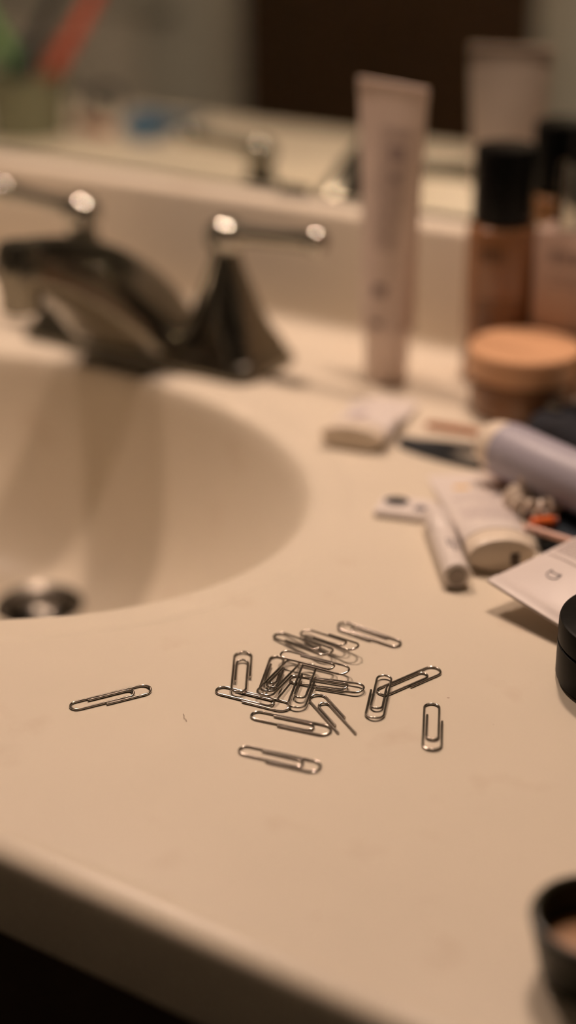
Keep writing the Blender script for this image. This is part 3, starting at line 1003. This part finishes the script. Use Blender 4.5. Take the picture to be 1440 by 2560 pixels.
# ------------------------------------------------------------------ black jar at the right edge
bj = thing('black_jar', 'round black cosmetic jar at the right edge beside the glossy tube', 'jar', (0.1012, 0.0766, 0))
MB().lathe([(0.0272, 0), (0.0288, 0.0008), (0.0296, 0.0026), (0.0297, 0.0166), (0.0286, 0.0172)], 72).build('jar_body', M_BLACK_SATIN, bj)
MB().lathe([(0.0280, 0.0172), (0.0285, 0.0178), (0.0296, 0.0180), (0.0297, 0.0190), (0.0297, 0.0262), (0.0293, 0.0274), (0.0282, 0.0280), (0.0, 0.0280)], 72).build('lid', M_BLACK_SATIN, bj)

# ------------------------------------------------------------------ smoked glass pot at the lower right
vt = thing('glass_pot', 'small smoked glass pot of amber balm near the counter front', 'pot', (0.1530, -0.0905, 0))
MB().lathe([(0.0140, 0), (0.0150, 0.0006), (0.0158, 0.003), (0.0175, 0.011), (0.0190, 0.0185), (0.0197, 0.0212), (0.0190, 0.0224), (0.0180, 0.0227), (0.0168, 0.0216), (0.0150, 0.0110), (0.0, 0.0100)], 56).build('glass', M_SMOKE, vt)
MB().lathe([(0.0100, 0.0102), (0.0142, 0.0106), (0.0143, 0.0112), (0.0110, 0.0116), (0.0, 0.0118)], 44).build('balm', M_WAX, vt)

# ------------------------------------------------------------------ a stray hair
hr = MB().sweep([(-0.0350, -0.0375, 0.0003), (-0.0338, -0.0385, 0.0004), (-0.0330, -0.0400, 0.0004), (-0.0318, -0.0402, 0.0003), (-0.0308, -0.0412, 0.0003)], 0.00009, 5).build('stray_hair', M_HAIR)
hr.location.z = CT
tag(hr, 'tiny curled brown hair on the bare counter left of the pile', 'hair')

# ------------------------------------------------------------------ left end of the counter, seen in the mirror
cu = thing('toothbrush_cup', 'green tinted toothbrush cup reflected at the mirror\'s left edge', 'cup', (-0.800, 0.050, 0))
MB().lathe([(0.0, 0.0), (0.034, 0.0), (0.037, 0.003), (0.044, 0.060), (0.0445, 0.061), (0.042, 0.060), (0.035, 0.006), (0.0, 0.005)], 40, cap0=False, cap1=False).build('cup_wall', M_CUP, cu)
MB().sweep([(0.0445 * math.cos(2 * math.pi * i / 48), 0.0445 * math.sin(2 * math.pi * i / 48), 0.061) for i in range(48)], 0.0018, 8, closed=True).build('cup_rim', M_CUP, cu)


def brush(label, a, b, m1, m2, group='toothbrushes in the cup'):
    a, b = Vector(a), Vector(b)
    o = thing('toothbrush', label, 'toothbrush', a, group=group)
    v = b - a
    L = v.length
    o.rotation_euler = v.to_track_quat('X', 'Z').to_euler()
    MB().sweep([(0, 0, 0), (0.01, 0, 0), (L * .35, 0, .001), (L * .6, 0, 0), (L - .03, 0, 0)], [0.005, 0.0085, 0.0090, 0.0075, 0.004], 12).build('handle', m1, o)
    MB().rbox(0.030, 0.012, 0.005, r=0.004, e=0.001, c=(L - 0.015, 0, -0.002)).build('head', m1, o)
    MB().rbox(0.024, 0.010, 0.010, r=0.003, e=0.001, c=(L - 0.015, 0, 0.003)).build('bristles', M_WHITE, o)
    MB().sweep([(L * .22, 0, .0035), (L * .4, 0, .0045), (L * .55, 0, .004)], [0.004, 0.0075, 0.005], 10).build('grip', m2, o)


brush('navy toothbrush in the reflected cup beside the red one', (-0.822, 0.074, 0.010), (-0.708, 0.076, 0.176), M_INK_BLACK, M_BLUE)
brush('red toothbrush with an orange grip in the reflected cup', (-0.812, 0.050, 0.010), (-0.672, 0.050, 0.180), M_RED, M_ORANGE)
brush('green toothbrush leaning left in the reflected cup', (-0.785, 0.040, 0.010), (-0.900, 0.034, 0.175), M_GREEN, M_GREEN)
TU = Tube(0.125, 0.021, 0.014, 0.025, 0.016)
lying('cosmetic_tube', 'blue tube lying on the counter, seen in the mirror', (-0.688, 0.010), (-0.715, -0.095), TU, 0.015, M_BLUE, M_BLUE)
stick('eyebrow_pencil', 'short reddish pencil on the counter, seen in the mirror', 'pencil', (-0.790, -0.012, 0.0062), (-0.735, 0.004, 0.0062), 0.006, M_RUST, M_COPPER, 0.008)
hc = thing('hair_clip', 'dark grey hair clip seen in the mirror at the counter edge', 'hair clip', (-0.825, -0.095, 0), (0, 0, 0.4))
for s_ in (-1, 1):
    MB().sweep([(0.03 * math.cos(t), s_ * (0.006 + 0.012 * math.sin(t)), 0.004 + 0.016 * math.sin(t)) for t in [math.pi * i / 10 for i in range(11)]], 0.004, 8).build('jaw', M_NAVY, hc)
MB().sweep([(0, -0.006, 0.021), (0, 0.006, 0.021)], 0.004, 10).build('spring', M_CHROME, hc)
tl = thing('hand_towel', 'pale towel on the far wall, blurred in the mirror', 'towel', (-1.86, YF + 0.04, -0.42))
rs = []
for z in [i / 8 * 0.34 for i in range(9)]:
    rs.append([(-0.20 + 0.40 * i / 24, 0.012 + 0.004 * math.sin(i * 1.1 + z * 3), z) for i in range(25)] + [(0.20 - 0.40 * i / 24, -0.012 + 0.004 * math.sin(i * 1.1 + z * 3), z) for i in range(25)])
MB().rings(rs).build('cloth', M_TOWEL, tl)
MB().sweep([(-0.26, 0, 0.345), (0.26, 0, 0.345)], 0.008, 14).sweep([(-0.26, 0, 0.345), (-0.26, -0.04, 0.345)], 0.008, 12).sweep([(0.26, 0, 0.345), (0.26, -0.04, 0.345)], 0.008, 12).build('bar', M_CHROME, tl)
